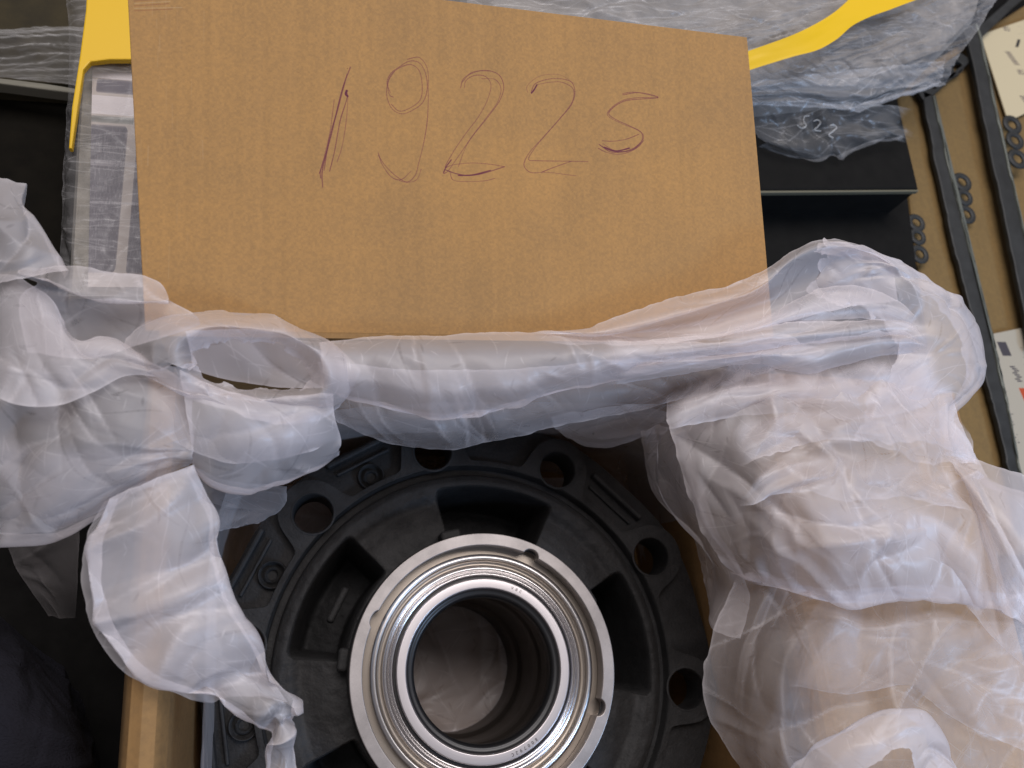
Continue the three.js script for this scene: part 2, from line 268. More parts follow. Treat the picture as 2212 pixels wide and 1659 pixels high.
  const sideFlap = (pr0, z0, z1) => { const pr = new THREE.CatmullRomCurve3(pr0.map(q => new THREE.Vector3(q[0], q[1], 0)), false, 'centripetal').getSpacedPoints(48).map(q => [q.x, q.y]); const c = pr.map(q => [q[0], q[1]]), inner = pr.map((q, i) => { const a = pr[Math.max(0, i - 1)], b = pr[Math.min(pr.length - 1, i + 1)], dx = b[0] - a[0], dy = b[1] - a[1], l = Math.hypot(dx, dy); return [q[0] - dy / l * -.0034 * Math.sign(pr[0][0]) * -1, q[1] + dx / l * .0034 * Math.sign(pr[0][0])]; }); const sh = polyShape([...c, ...inner.reverse()]); const e = new THREE.ExtrudeGeometry(sh, { depth: z1 - z0, bevelEnabled: false }); e.translate(0, 0, z0); return worldUV(toCreasedNormals(e, .6)); };
  part(box, 'side_flap', sideFlap(prof, HZ + .012, ZF - .012), M.kraft);
  const profR = [[XR - .004, .205], [XR - .0035, .213], [XR - .001, .218], [XR + .004, .2195], [XR + .03, .217], [XR + .08, .208], [XR + .16, .185]];
  part(box, 'side_flap', sideFlap(profR, HZ + .012, ZF - .012), M.kraft);
}
function penStrokes() {
  const S = [];
  const add = (pts, w = 2.6, a = .55) => S.push([pts, w, a]);
  // 1
  add([[757, 145], [742, 185], [725, 250], [708, 320], [696, 370], [697, 405]], 3, .6); add([[750, 160], [735, 210], [716, 290], [700, 345], [690, 375]], 3, .5);
  add([[748, 195], [750, 208], [735, 260], [722, 330], [712, 370]], 2.6, .6); add([[752, 205], [748, 260], [738, 320], [728, 350]], 2.2, .35); add([[745, 178], [730, 235], [711, 300], [700, 368]], 3, .5); add([[749, 196], [747, 203], [751, 208]], 6, .8);
  add([[722, 215], [712, 290], [700, 340], [692, 372], [693, 385]], 2.4, .4);
  // 9
  add([[843, 200], [836, 180], [843, 160], [862, 145], [885, 132], [905, 135], [918, 155], [923, 190], [914, 220], [895, 236], [868, 246], [848, 236], [836, 210], [838, 178], [852, 154]], 2.4, .5);
  add([[850, 210], [842, 206], [838, 180], [846, 160], [870, 143], [890, 140], [905, 152], [912, 185], [908, 215], [888, 232], [862, 240], [845, 225]], 2.4, .5);
  add([[880, 128], [905, 124], [922, 145], [925, 200], [923, 260], [915, 310], [905, 350], [896, 380], [880, 393], [855, 380], [830, 355], [817, 335]], 2.4, .5); add([[862, 390], [880, 394], [900, 388], [910, 365]], 2, .3); add([[817, 330], [826, 356], [848, 384], [866, 388], [888, 370]], 2.2, .45);
  // 2
  add([[995, 190], [1000, 172], [1020, 158], [1050, 152], [1078, 162], [1088, 185], [1082, 212], [1060, 245], [1020, 295], [985, 345], [965, 372], [958, 375]], 2.4, .55);
  add([[1003, 190], [1006, 175], [1025, 163], [1048, 165], [1060, 180], [1055, 210], [1035, 250], [1005, 290], [975, 335], [962, 362], [975, 357], [1020, 352], [1060, 355], [1090, 360]], 2.2, .5);
  add([[1040, 170], [1070, 172], [1082, 190], [1075, 220], [1050, 255], [1010, 310], [990, 360]], 2.2, .4); add([[960, 366], [985, 375], [1015, 379], [1045, 374], [1090, 360]], 3, .65); add([[990, 379], [1020, 378], [1060, 368]], 4, .6); add([[972, 372], [978, 388], [1010, 392], [1050, 390], [1070, 385]], 2, .42);
  add([[958, 373], [964, 360], [975, 345]], 3, .5); add([[998, 178], [1020, 156], [1058, 153]], 2, .35);
  // 2
  add([[1147, 200], [1155, 182], [1180, 172], [1210, 170], [1235, 178], [1242, 198], [1235, 225], [1210, 255], [1180, 290], [1155, 320], [1142, 345], [1160, 347], [1210, 348], [1270, 349]], 2.4, .55);
  add([[1160, 183], [1185, 178], [1215, 178], [1238, 192], [1238, 215], [1215, 250], [1170, 300], [1140, 335], [1132, 358], [1145, 372], [1180, 372], [1245, 380]], 2.2, .5); add([[1148, 201], [1153, 195], [1160, 183]], 4.2, .7); add([[1170, 372], [1195, 362], [1235, 348]], 2, .45); add([[1140, 200], [1138, 188], [1165, 165], [1210, 162], [1240, 180]], 1.8, .3);
  // s
  add([[1345, 205], [1380, 200], [1422, 210], [1385, 214], [1350, 218], [1325, 232], [1315, 246], [1330, 258], [1360, 272], [1385, 286], [1388, 300], [1372, 318], [1345, 328], [1318, 328], [1300, 316]], 2.6, .6);
  add([[1345, 202], [1370, 199], [1422, 211], [1380, 211], [1345, 217], [1318, 236], [1312, 248], [1340, 266], [1375, 280], [1390, 292], [1384, 312], [1358, 326], [1325, 324], [1302, 310]], 2.2, .5);
  add([[1294, 312], [1310, 322], [1335, 328], [1365, 324], [1385, 308]], 3, .6); add([[1300, 304], [1325, 305], [1355, 300], [1380, 290]], 2.2, .45); add([[1292, 320], [1310, 329], [1340, 333], [1372, 322], [1390, 304]], 2.2, .45); add([[1305, 318], [1330, 326], [1360, 320]], 4.5, .6);
  return S;
}

// ---------- wheel hub ----------
const hub = thing('wheel_hub', 'black cast iron wheel hub with a bright bearing in its centre, lying in the box', 'wheel hub', [.0026, RING_Y * (1 - 1.07), -.003]);
hub.scale.setScalar(1.07);
{
  const FY = RING_Y - .032, R0 = .1212, HOLE = .0108;
  const A = k => (26.4 + 36 * k) * Math.PI / 180;                 // angle 0 to the right, up in the picture is -z
  const circ = (cx, cy, r, n = 40, cw) => Array.from({ length: n }, (_, i) => { const a = (cw ? -1 : 1) * i / n * 2 * Math.PI; return [cx + r * Math.cos(a), cy + r * Math.sin(a)]; });
  const ex = (s, depth, y, bevel = .0008) => { const g = new THREE.ExtrudeGeometry(s, { depth: depth - 2 * bevel, bevelEnabled: true, bevelSize: bevel, bevelThickness: bevel, bevelSegments: 3, bevelOffset: -bevel, curveSegments: 24 }); g.rotateX(-Math.PI / 2); g.translate(0, y - depth + bevel, 0); return worldUV(g); };
  // a flat ring between radius rin and the outline rout(angle), pierced by the bolt holes
  const pierced = (rin, rout, depth, y, hole, bv = .0008) => {
    const n = 480, pos = [], idx = [];
    for (let i = 0; i < n; i++) { const t = i / n * 2 * Math.PI, o = rout(t), c = Math.cos(t), q = -Math.sin(t); for (const [r, h] of [[rin, y - depth], [rin, y - bv], [rin + bv, y], [o - bv, y], [o - bv * .3, y - bv * .3], [o, y - bv], [o, y - depth]]) pos.push(r * c, h, r * q); }
    for (let i = 0; i < n; i++) for (let k = 0; k < 7; k++) { const a = i * 7 + k, b = i * 7 + (k + 1) % 7, c = ((i + 1) % n) * 7 + k, d = ((i + 1) % n) * 7 + (k + 1) % 7; idx.push(a, c, b, b, c, d); }
    let g = new THREE.BufferGeometry(); g.setAttribute('position', new THREE.Float32BufferAttribute(pos, 3)); g.setIndex(idx); g.computeVertexNormals(); g = worldUV(g);
    const a3 = new THREE.Vector3().fromBufferAttribute(g.attributes.normal, 3); if (a3.y < 0) { g.setIndex(idx.map((v, i) => idx[i - i % 3 + [0, 2, 1][i % 3]])); g.computeVertexNormals(); }
    const ev = new Evaluator(); ev.useGroups = false; let A = new Brush(g); A.updateMatrixWorld();
    for (const h of holesXY) { const cg = new THREE.CylinderGeometry(hole, hole, .06, 40); cg.translate(h[0], y, -h[1]); const B = new Brush(cg); B.updateMatrixWorld(); A = ev.evaluate(A, B, SUBTRACTION); A.updateMatrixWorld(); }
    return worldUV(toCreasedNormals(A.geometry, .5));
  };
  const holesXY = []; for (let k = 0; k < 10; k++) holesXY.push([R0 * Math.cos(A(k)), R0 * Math.sin(A(k))]);
  // lower plate
  part(hub, 'flange', pierced(.104, t => { const d = ((t - A(0)) / (Math.PI / 5)) % 1; return .1385 + .003 * Math.abs(((d + 1) % 1) - .5) * 2; }, .016, FY - .0058, HOLE + .0004), M.cast);
  // raised face with a lobe round every bolt hole
  { const N = 960, rad = []; for (let i = 0; i < N; i++) { const t = i / N * 2 * Math.PI; let best = .1145; for (let k = 0; k < 10; k++) { let d = t - A(k); d = Math.atan2(Math.sin(d), Math.cos(d)); const q = .0192 ** 2 - R0 * R0 * Math.sin(d) ** 2; if (q > 0) best = Math.max(best, R0 * Math.cos(d) + Math.sqrt(q)); } rad.push(best); }
    for (let it = 0; it < 14; it++) { const c = rad.slice(); for (let i = 0; i < N; i++) rad[i] = (c[(i + N - 1) % N] + 2 * c[i] + c[(i + 1) % N]) / 4; }
    part(hub, 'flange_face', pierced(.1108, t => rad[Math.round(((t / (2 * Math.PI)) % 1) * N) % N], .0085, FY, HOLE), M.cast); }
  // a lip round each bolt hole
  for (const h of holesXY) { const g = new THREE.LatheGeometry([[HOLE + .0012, .0002], [HOLE + .0004, .0006], [HOLE - .0002, 0], [HOLE - .0003, -.002], [HOLE - .0003, -.0235]].map(p => new THREE.Vector2(...p)), 40); g.translate(h[0], FY, -h[1]); part(hub, 'bolt_hole', worldUV(g), M.cast); }
  // pockets between the lobes: straight raised rim with a slot, and a counterbored threaded hole
  for (let k = 0; k < 10; k++) {
    const a = A(k) + Math.PI / 10, R = k === 0 ? .1275 : .1335, bar = (r, half, w, h, y) => { const g = new RoundedBoxGeometry(w, h, half * 2, 2, Math.min(w, h) * .45); g.translate(r, y, 0); g.rotateY(a); return worldUV(g); };
    if (k === 1 || k === 8 || k === 9) continue;
    part(hub, 'pocket_rim', mergeGeometries([bar(R + .002, .0195, .0035, .0075, FY - .0042), bar(R - .0045, .0165, .0020, .004, FY - .0055)]), M.cast);
    if (k % 5 !== 0 && k % 5 !== 1) {
      const b = new THREE.LatheGeometry([[.0078, -.0072], [.0074, -.0045], [.0066, -.0042], [.0062, -.0075], [.0046, -.0078], [.0042, -.006], [.0032, -.0058], [.0026, -.0066], [.0024, -.017]].map(p => new THREE.Vector2(...p)), 32);
      b.translate(R0 * .985 * Math.cos(a), FY + .0021, -R0 * .985 * Math.sin(a)); part(hub, 'threaded_boss', worldUV(b), M.cast);
    }
  }
  // dished body with five deep pockets, as a polar height field
  { const nt = 720, rs = []; for (let r = .0672; r < .0800; r += .0008) rs.push(r); for (let r = .0800; r < .1106; r += .0008) rs.push(r); rs.push(.1108);
    const pos = [], idx = [], stp = (x, a, b) => sm(Math.min(1, Math.max(0, (x - a) / (b - a))));
    for (const r of rs) for (let i = 0; i < nt; i++) {
      const t = i / nt * 2 * Math.PI, deg = t * 180 / Math.PI;
      let y = -.032 + .006 * (1 - stp(r, .074, .098)) + .0035 * stp(r, .090, .097) * (1 - stp(r, .1005, .1075));
      y -= .008 * stp(r, .1052, .1068) * (1 - stp(r, .1092, .1107));
      let d = ((deg - 8) / 72 % 1 + 1) % 1; d = Math.min(d, 1 - d) * 72;              // degrees from a pocket's middle
      const w = (1 - stp(d, 17.5, 20.5)) * (1 - stp(r, .0930, .0985)) * stp(r, .070, .0725);
      y -= w * (.05 + .012 * (1 - r / .1));
      y += (vnoise(r * 300, t * 30, 91) - .5) * .0006;
      pos.push(r * Math.cos(t), RING_Y + y, -r * Math.sin(t));
    }
    for (let j = 0; j + 1 < rs.length; j++) for (let i = 0; i < nt; i++) { const a = j * nt + i, b = j * nt + (i + 1) % nt, c = a + nt, d = b + nt; idx.push(a, c, b, b, c, d); }
    const g = new THREE.BufferGeometry(); g.setAttribute('position', new THREE.Float32BufferAttribute(pos, 3)); g.setIndex(idx); g.computeVertexNormals();
    part(hub, 'hub_body', worldUV(g), M.cast);
    const L = (pr, n = 96) => new THREE.LatheGeometry(pr.map(p => new THREE.Vector2(...p)), n);
    part(hub, 'hub_neck', worldUV(L([[.069, .022], [.112, .04], [.1115, RING_Y - .045], [.1040, RING_Y - .0455]].map(p => p).concat([]))), M.cast);
    part(hub, 'hub_neck', worldUV(L([[.0712, RING_Y - .122], [.0712, RING_Y - .006], [.0705, RING_Y - .0045], [.066, RING_Y - .0045]])), M.cast);
    // small cast lugs on the neck
    for (const dg of [100, 172, 244, 316, 28]) { const b = new RoundedBoxGeometry(.006, .04, .012, 2, .002); b.translate(.0735, RING_Y - .034, 0); b.rotateY(dg * Math.PI / 180); part(hub, 'cast_lug', worldUV(b), M.cast); }
    for (const dg of [152]) { const b = new RoundedBoxGeometry(.0045, .012, .021, 3, .002); b.translate(.0850, RING_Y - .045, 0); b.rotateY(dg * Math.PI / 180); part(hub, 'cast_rib', worldUV(b), M.cast); }
  }
  // machined top ring with three notches
  { const s = polyShape(circ(0, 0, .0706, 160)); const hp = []; const notch = [[63, 3.6], [-22, 3.8], [153, 2.2]];
    for (let i = 0; i < 720; i++) { const t = -i / 720 * 2 * Math.PI; let r = .0641; for (const [dg, mm] of notch) { let d = t - dg * Math.PI / 180; d = Math.atan2(Math.sin(d), Math.cos(d)) * .0641; const q = .0042 ** 2 - d * d; if (q > 0) r = Math.max(r, .0641 + Math.sqrt(q) * mm / 4.2 * .9); } hp.push([r * Math.cos(t), r * Math.sin(t)]); }
    s.holes.push(polyShape(hp)); part(hub, 'machined_ring', ex(s, .0095, RING_Y, .0005), M.machined); }
  const L = (pr, n = 160) => worldUV(new THREE.LatheGeometry(pr.map(p => new THREE.Vector2(p[0], RING_Y + p[1])), n));
  part(hub, 'recess', L([[.0700, -.0098], [.0590, -.0098]]), M.brownSteel);
  const bearing = new THREE.Group(); bearing.name = 'wheel_bearing'; hub.add(bearing); bearing.userData.label = 'bright steel bearing set in the hub';
  part(bearing, 'outer_race', L([[.0600, -.0112], [.0600, -.0062], [.0594, -.0054], [.0582, -.0050], [.0574, -.0050], [.0570, -.0055], [.0568, -.0080]]), M.steel);
  part(bearing, 'seal', L([[.0568, -.0078], [.0562, -.0092], [.0545, -.0094], [.0540, -.0088]]), M.brownSteel);
  part(bearing, 'seal_rim', L([[.0541, -.0090], [.0535, -.0074], [.0527, -.0066], [.0518, -.0066], [.0511, -.0074], [.0507, -.0088], [.0503, -.0076], [.0497, -.0062], [.0490, -.0058], [.0483, -.0064], [.0479, -.0082]]), M.chrome);
  part(bearing, 'seal_gap', L([[.0480, -.0080], [.0464, -.0080]]), M.rubber);
  { const g = new THREE.LatheGeometry([[.0467, -.0090], [.0467, -.0052], [.0463, -.0046], [.0460, -.0045], [.0421, -.0045], [.0417, -.0047], [.0411, -.0056], [.0411, -.02]].map(p => new THREE.Vector2(p[0], RING_Y + p[1])), 160);
    const p = g.attributes.position, uv = g.attributes.uv, RR = .048; for (let i = 0; i < p.count; i++) uv.setXY(i, (p.getX(i) / RR + 1) / 2, 1 - (p.getZ(i) / RR + 1) / 2);
    const tex = canvasTex(1600, 1600, (c, w) => { c.fillStyle = 'rgb(238,235,234)'; c.fillRect(0, 0, w, w); for (let q = 0; q < 260; q++) { c.strokeStyle = `rgba(${q & 1 ? '255,255,255' : '190,185,185'},.12)`; c.lineWidth = 1.5; c.beginPath(); const a = rnd() * 7; c.arc(w / 2, w / 2, rr(.86, .97) * w / 2, a, a + rr(.2, 1.4)); c.stroke(); }
      const write = (txt, a0, step, size) => { c.fillStyle = 'rgba(105,100,98,.9)'; c.font = `bold ${size}px sans-serif`; c.textAlign = 'center'; c.textBaseline = 'middle'; [...txt].forEach((ch, i) => { const a = (a0 - i * step) * Math.PI / 180; c.save(); c.translate(w / 2 + Math.cos(a) * .925 * w / 2, w / 2 - Math.sin(a) * .925 * w / 2); c.rotate(Math.PI / 2 - a); c.fillText(ch, 0, 0); c.restore(); }); };
      write('VBC', 66, 3.2, 36); write('800792C', -56, 3.1, 38); });
    const m = M.steel.clone(); m.map = tex; m.roughness = .34; m.metalness = .85; m.color = lin(.70, .675, .685); part(bearing, 'inner_ring', g, m, 'flat bright ring stamped VBC and 800792C'); }
  part(bearing, 'bore_seal', L([[.0412, -.0058], [.0406, -.0062], [.0398, -.0070], [.0391, -.0066], [.0382, -.0072], [.0374, -.0082], [.0370, -.0100], [.0370, -.0150], [.0405, -.0175]]), M.rubber);
  part(hub, 'bore', L([[.0412, -.0150], [.0412, -.045], [.0398, -.047], [.0398, -.062], [.0408, -.064], [.0408, -.092], [.0385, -.094], [.0385, -.108], [.0400, -.110], [.0400, -.138]]), M.bore);
}

for (const o of hub.children) if (/^(flange|flange_face|bolt_hole|pocket_rim|threaded_boss|hub_body)$/.test(o.name)) o.scale.set(1.045, 1, 1.045);

// ---------- white plastic bag ----------
const bag = thing('plastic_bag', 'crumpled white plastic bag, opened and torn around the wheel hub in the box', 'plastic bag');
const V3 = (x, y, z) => new THREE.Vector3(x, y, z);
{
  const F_ = (name, rows, o, mat = M.film) => part(bag, name, film(rows, o), mat);
  // lining inside the box and under the hub
  { const ring = (y, r) => Array.from({ length: 25 }, (_, i) => { const a = i / 24 * 2 * Math.PI, c = Math.cos(a), s = Math.sin(a), q = Math.pow(Math.abs(c) ** 5 + Math.abs(s) ** 5, -1 / 5) * r; return V3(.0095 + Math.min(.1505, q * c), y, .005 + q * s); });
    F_('lining', [ring(.19, .151), ring(.15, .153), ring(.09, .156), ring(.03, .156), ring(.012, .150)], { nc: 40, cell: .004, dens: .5, hem: 0 }, M.filmThin);
    const bot = []; for (let j = 0; j < 7; j++) bot.push(Array.from({ length: 7 }, (_, i) => V3(-.135 + i * .046, .0085 + .002 * vnoise(i * 2, j * 2, 4), -.14 + j * .048))); F_('lining', bot, { thick: .85, slope: .35, wave: .002, size: [.01, .05] }); }
  // hem of the mouth along the back edge: under layer, then the bright rolled layer
  F_('hem', [[[690, 780, .25], [900, 800, .25], [1200, 790, .25], [1450, 760, .252], [1700, 730, .255]], [[700, 860, .243], [830, 915, .24], [960, 930, .238], [1130, 900, .24], [1300, 860, .243], [1500, 820, .246], [1680, 780, .25], [1780, 760, .255]], [[728, 912, .235], [800, 945, .228], [905, 970, .222], [1020, 966, .222], [1200, 922, .228], [1400, 882, .235], [1560, 835, .24], [1660, 800, .246], [1700, 790, .25]]], { frill: .0006, dir: 1.1, spread: .9, slope: .16, thick: .58 });
  F_('rolled_hem', [[[690, 742, .258], [800, 731, .258], [1000, 722, .258], [1150, 717, .258], [1300, 722, .26], [1420, 735, .262], [1560, 738, .265], [1700, 722, .268]], [[695, 770, .27], [800, 765, .272], [1000, 765, .274], [1150, 765, .274], [1300, 762, .274], [1450, 760, .274], [1600, 748, .274], [1720, 735, .272]], [[700, 815, .268], [800, 825, .27], [950, 850, .27], [1100, 835, .27], [1250, 805, .27], [1420, 785, .27], [1600, 762, .27], [1730, 745, .27]], [[705, 845, .255], [780, 868, .25], [860, 888, .247], [960, 906, .245], [1080, 886, .246], [1180, 853, .25], [1300, 830, .254], [1480, 790, .258], [1680, 757, .262], [1740, 748, .264]]], { tuck: 'b', frill: .0006, dir: 1.1, spread: 1.0, slope: .18, thick: .84 });
  F_('hem', [[[1130, 714, .262], [1260, 710, .264], [1360, 675, .268], [1450, 645, .27], [1560, 620, .274], [1640, 590, .278], [1700, 550, .282], [1790, 516, .285], [1870, 535, .284], [1930, 570, .28]], [[1130, 719, .264], [1300, 717, .27], [1440, 690, .275], [1530, 660, .278], [1640, 625, .282], [1700, 572, .286], [1780, 535, .288], [1870, 542, .288], [1930, 575, .284]], [[1130, 722, .258], [1300, 725, .262], [1440, 710, .265], [1560, 680, .268], [1680, 640, .27], [1780, 590, .272], [1870, 570, .274], [1930, 590, .275]], [[1130, 735, .26], [1300, 745, .262], [1450, 740, .264], [1600, 720, .266], [1720, 690, .268], [1850, 660, .27], [1940, 650, .272]]], { frill: .0008, dir: .1, spread: .8, slope: .16, thick: .76, fade: 'l', fadeBy: .03 });
  // gathered dome on the right
  const pleat = (name, top, bot, h0, h1, bulge, o, mat) => { const n = 12, rs = pts => { const c = new THREE.CatmullRomCurve3(pts.map(p => V3(p[0], p[1], 0)), false, 'centripetal'); return Array.from({ length: n }, (_, i) => c.getPointAt(i / (n - 1))); }, A = rs(top), B = rs(bot); return F_(name, [0, .3, .65, 1].map(t => A.map((p, i) => [p.x + (B[i].x - p.x) * t, p.y + (B[i].y - p.y) * t, (h0[0] + (h0[1] - h0[0]) * i / (n - 1)) * (1 - t) + (h1[0] + (h1[1] - h1[0]) * i / (n - 1)) * t + bulge * Math.sin(Math.min(1, .12 + t * .88) * Math.PI) * (.35 + .65 * Math.sin(i / (n - 1) * Math.PI))])), o, mat); };
  pleat('gathered_film', [[1440, 728], [1580, 715], [1680, 670], [1740, 635], [1820, 616], [1900, 630], [1955, 660], [1990, 700]], [[1440, 742], [1582, 728], [1710, 700], [1800, 692], [1896, 690], [1960, 705], [2000, 725]], [.272, .288], [.278, .288], .006, { dir: -.1, spread: .7, slope: .16, size: [.02, .06], thick: .62, wave: .001, fade: 'lr' });
  pleat('gathered_film', [[1296, 737], [1450, 732], [1582, 722], [1710, 695], [1800, 688], [1896, 686], [1970, 700], [2005, 740]], [[1296, 790], [1450, 780], [1586, 768], [1710, 748], [1800, 735], [1876, 722], [1960, 720], [2008, 750]], [.272, .290], [.274, .290], .008, { dir: -.1, spread: .6, slope: .2, size: [.02, .07], thick: .7, wave: .001, dens: 1.4, fade: 'lr' });
  pleat('gathered_film', [[1296, 780], [1450, 772], [1586, 764], [1710, 744], [1800, 730], [1880, 716], [1960, 715], [2008, 745]], [[1296, 832], [1400, 818], [1462, 808], [1560, 795], [1650, 784], [1690, 800], [1760, 806], [1834, 784], [1958, 762], [2010, 760]], [.268, .286], [.258, .280], .01, { dir: -.15, spread: .6, slope: .22, size: [.02, .07], thick: .72, wave: .0012, dens: 1.4, fade: 'lr' });
  pleat('gathered_film', [[1440, 858], [1560, 830], [1680, 812], [1760, 798], [1834, 782], [1958, 758], [2008, 735], [2030, 760]], [[1440, 930], [1560, 905], [1700, 890], [1800, 905], [1900, 900], [1990, 880], [2040, 830]], [.254, .280], [.262, .270], .01, { dir: -.2, spread: .7, slope: .24, size: [.02, .06], thick: .62, wave: .0015, dens: 1.3, fade: 'lrt' });
  F_('gathered_film', [[[1740, 640, .268], [1840, 660, .27], [1900, 700, .27], [1930, 740, .27], [1930, 790, .268], [1910, 840, .266], [1880, 880, .263], [1840, 960, .26]], [[1780, 560, .278], [1890, 575, .282], [1990, 630, .284], [2050, 700, .28], [2070, 790, .275], [2060, 850, .27], [2010, 900, .266], [1990, 960, .262]], [[1780, 520, .282], [1880, 538, .284], [1950, 568, .282], [2012, 605, .28], [2062, 640, .278], [2092, 672, .274], [2118, 725, .27], [2124, 790, .265], [2118, 845, .26], [2080, 862, .258], [2062, 890, .256], [2060, 915, .255], [2085, 945, .254], [2112, 1000, .25]]], { tuck: 'b', frill: .003, slope: .4, size: [.008, .03], dens: 1.6 });
  F_('gathered_film', [[[1560, 700, .262], [1700, 650, .264], [1820, 630, .266], [1940, 660, .266], [2020, 720, .262]], [[1560, 780, .258], [1700, 750, .262], [1820, 740, .264], [1940, 750, .264], [2030, 790, .26]], [[1540, 870, .25], [1700, 870, .256], [1820, 880, .258], [1940, 880, .258], [2040, 870, .255]]], { slope: .2, thick: .62, hem: 0, fade: 'lrtb', dir: -.2, spread: 1 });
  // crumpled mass over the right side of the box
  F_('crumpled_film', [[[1440, 850, .24], [1560, 800, .25], [1700, 770, .255], [1850, 770, .26], [1980, 790, .262], [2060, 830, .256]], [[1440, 905, .245], [1560, 870, .258], [1700, 835, .268], [1850, 840, .276], [1980, 850, .272], [2060, 880, .262]], [[1450, 940, .246], [1560, 930, .262], [1680, 905, .275], [1830, 910, .284], [1980, 920, .276], [2085, 945, .26]], [[1465, 1000, .245], [1600, 985, .268], [1740, 990, .28], [1880, 985, .288], [2020, 985, .278], [2115, 1000, .258]], [[1490, 1075, .24], [1620, 1050, .27], [1750, 1060, .288], [1900, 1050, .29], [2040, 1040, .28], [2150, 1040, .265]], [[1520, 1150, .235], [1640, 1130, .27], [1780, 1140, .292], [1930, 1130, .292], [2080, 1110, .283], [2230, 1080, .27]], [[1560, 1215, .232], [1660, 1200, .262], [1790, 1220, .284], [1940, 1220, .286], [2090, 1200, .28], [2240, 1180, .27]], [[1605, 1245, .228], [1690, 1272, .25], [1810, 1304, .262], [1930, 1296, .266], [2080, 1300, .27], [2160, 1330, .268], [2250, 1350, .265]]], { tuck: 'b', slope: .3, dens: 1.5, wave: .002, thick: .74, size: [.012, .05], fade: 't' });
  F_('crumpled_film', [[[1600, 1230, .225], [1720, 1230, .24], [1900, 1230, .25], [2100, 1230, .255], [2260, 1230, .255]], [[1565, 1305, .22], [1690, 1310, .236], [1900, 1320, .248], [2100, 1330, .255], [2260, 1340, .255]], [[1532, 1390, .215], [1680, 1390, .24], [1880, 1400, .25], [2080, 1400, .256], [2260, 1410, .255]], [[1518, 1470, .212], [1660, 1480, .238], [1860, 1480, .25], [2080, 1480, .256], [2260, 1490, .255]], [[1530, 1545, .21], [1680, 1560, .236], [1880, 1560, .25], [2080, 1560, .256], [2260, 1570, .255]], [[1560, 1600, .21], [1700, 1640, .236], [1880, 1640, .25], [2080, 1640, .256], [2260, 1650, .255]], [[1620, 1690, .21], [1740, 1720, .236], [1900, 1720, .25], [2080, 1720, .256], [2260, 1730, .255]]], { slope: .24, size: [.016, .07], wave: .002, dens: 1.1, thick: .42, fade: 't' });
  F_('crumpled_film', [[[1690, 1680, .262], [1760, 1610, .272], [1850, 1560, .28], [1930, 1533, .284], [1990, 1533, .282], [2030, 1580, .278], [2060, 1640, .27], [2090, 1700, .265]], [[1740, 1700, .268], [1800, 1640, .28], [1870, 1600, .286], [1940, 1570, .288], [1985, 1575, .286], [2005, 1620, .28], [2020, 1680, .275]], [[1800, 1720, .275], [1850, 1680, .282], [1900, 1640, .287], [1945, 1615, .289], [1968, 1620, .287], [1975, 1660, .282], [1980, 1720, .276]]], { tuck: 't', slope: .2 });
  F_('crumpled_film', [[[2040, 985, .262], [2110, 995, .268], [2170, 1012, .272], [2230, 1032, .272]], [[2062, 1010, .276], [2120, 1080, .286], [2180, 1150, .29], [2240, 1220, .29]], [[2085, 1050, .272], [2130, 1140, .28], [2180, 1230, .284], [2240, 1300, .284]], [[2110, 1130, .265], [2140, 1220, .27], [2180, 1300, .272], [2240, 1380, .27]]], { slope: .25, dir: .6, spread: 1.2 });
  // loose overlapping folds of the right mass
  pleat('crumpled_film', [[1560, 905], [1680, 885], [1800, 880], [1930, 870], [2050, 880], [2090, 930]], [[1600, 1010], [1660, 985], [1780, 950], [1880, 955], [2000, 1000], [2112, 1002]], [.272, .268], [.282, .270], .006, { slope: .3, size: [.012, .04], thick: .5, dens: 1.6, frill: .0016, dir: -.3, spread: 1.6, fade: 'tl' });
  pleat('crumpled_film', [[1640, 1000], [1740, 975], [1850, 965], [1960, 985], [2060, 1000]], [[1590, 1100], [1720, 1060], [1820, 1085], [1940, 1075], [2110, 1110]], [.282, .28], [.284, .286], .006, { slope: .32, size: [.012, .045], thick: .5, dens: 1.6, frill: .0014, fade: 'tlr' });
  pleat('crumpled_film', [[1640, 1010], [1700, 1040], [1800, 1060], [1900, 1050], [1990, 1090], [2110, 1170]], [[1610, 1255], [1690, 1274], [1810, 1305], [1930, 1297], [2080, 1300], [2150, 1335]], [.284, .288], [.236, .272], .012, { slope: .14, size: [.02, .07], thick: .66, dens: 1.1, wave: .002, tuck: 'b', dir: 1.2, spread: 1.6, fade: 'tlr' });
  pleat('crumpled_film', [[1790, 1300], [1900, 1330], [2020, 1310], [2140, 1340], [2260, 1300]], [[1700, 1480], [1830, 1500], [1950, 1480], [2070, 1560], [2260, 1640]], [.258, .264], [.25, .262], .008, { slope: .26, size: [.016, .05], thick: .3, dens: 1.2, frill: .001, fade: 'tlr' });
  pleat('crumpled_film', [[2100, 1040], [2160, 1100], [2210, 1180], [2250, 1250]], [[2080, 1300], [2130, 1360], [2180, 1410], [2250, 1470]], [.284, .286], [.27, .272], .006, { slope: .26, thick: .5, fade: 'tlr' });
  // film dipping into the box on the right and over the flange
  F_('lining', [[[1385, 930, .22], [1440, 920, .235], [1480, 930, .245], [1500, 1000, .25]], [[1395, 990, .19], [1430, 990, .215], [1480, 1010, .24], [1520, 1050, .245]], [[1400, 1040, .175], [1450, 1060, .205], [1500, 1100, .235], [1550, 1150, .24]], [[1430, 1090, .165], [1490, 1150, .195], [1540, 1190, .225], [1600, 1230, .23]], [[1490, 1140, .16], [1540, 1220, .19], [1570, 1280, .215], [1620, 1300, .225]], [[1510, 1200, .15], [1530, 1300, .19], [1540, 1360, .21], [1600, 1380, .22]]], {}, M.filmThin);
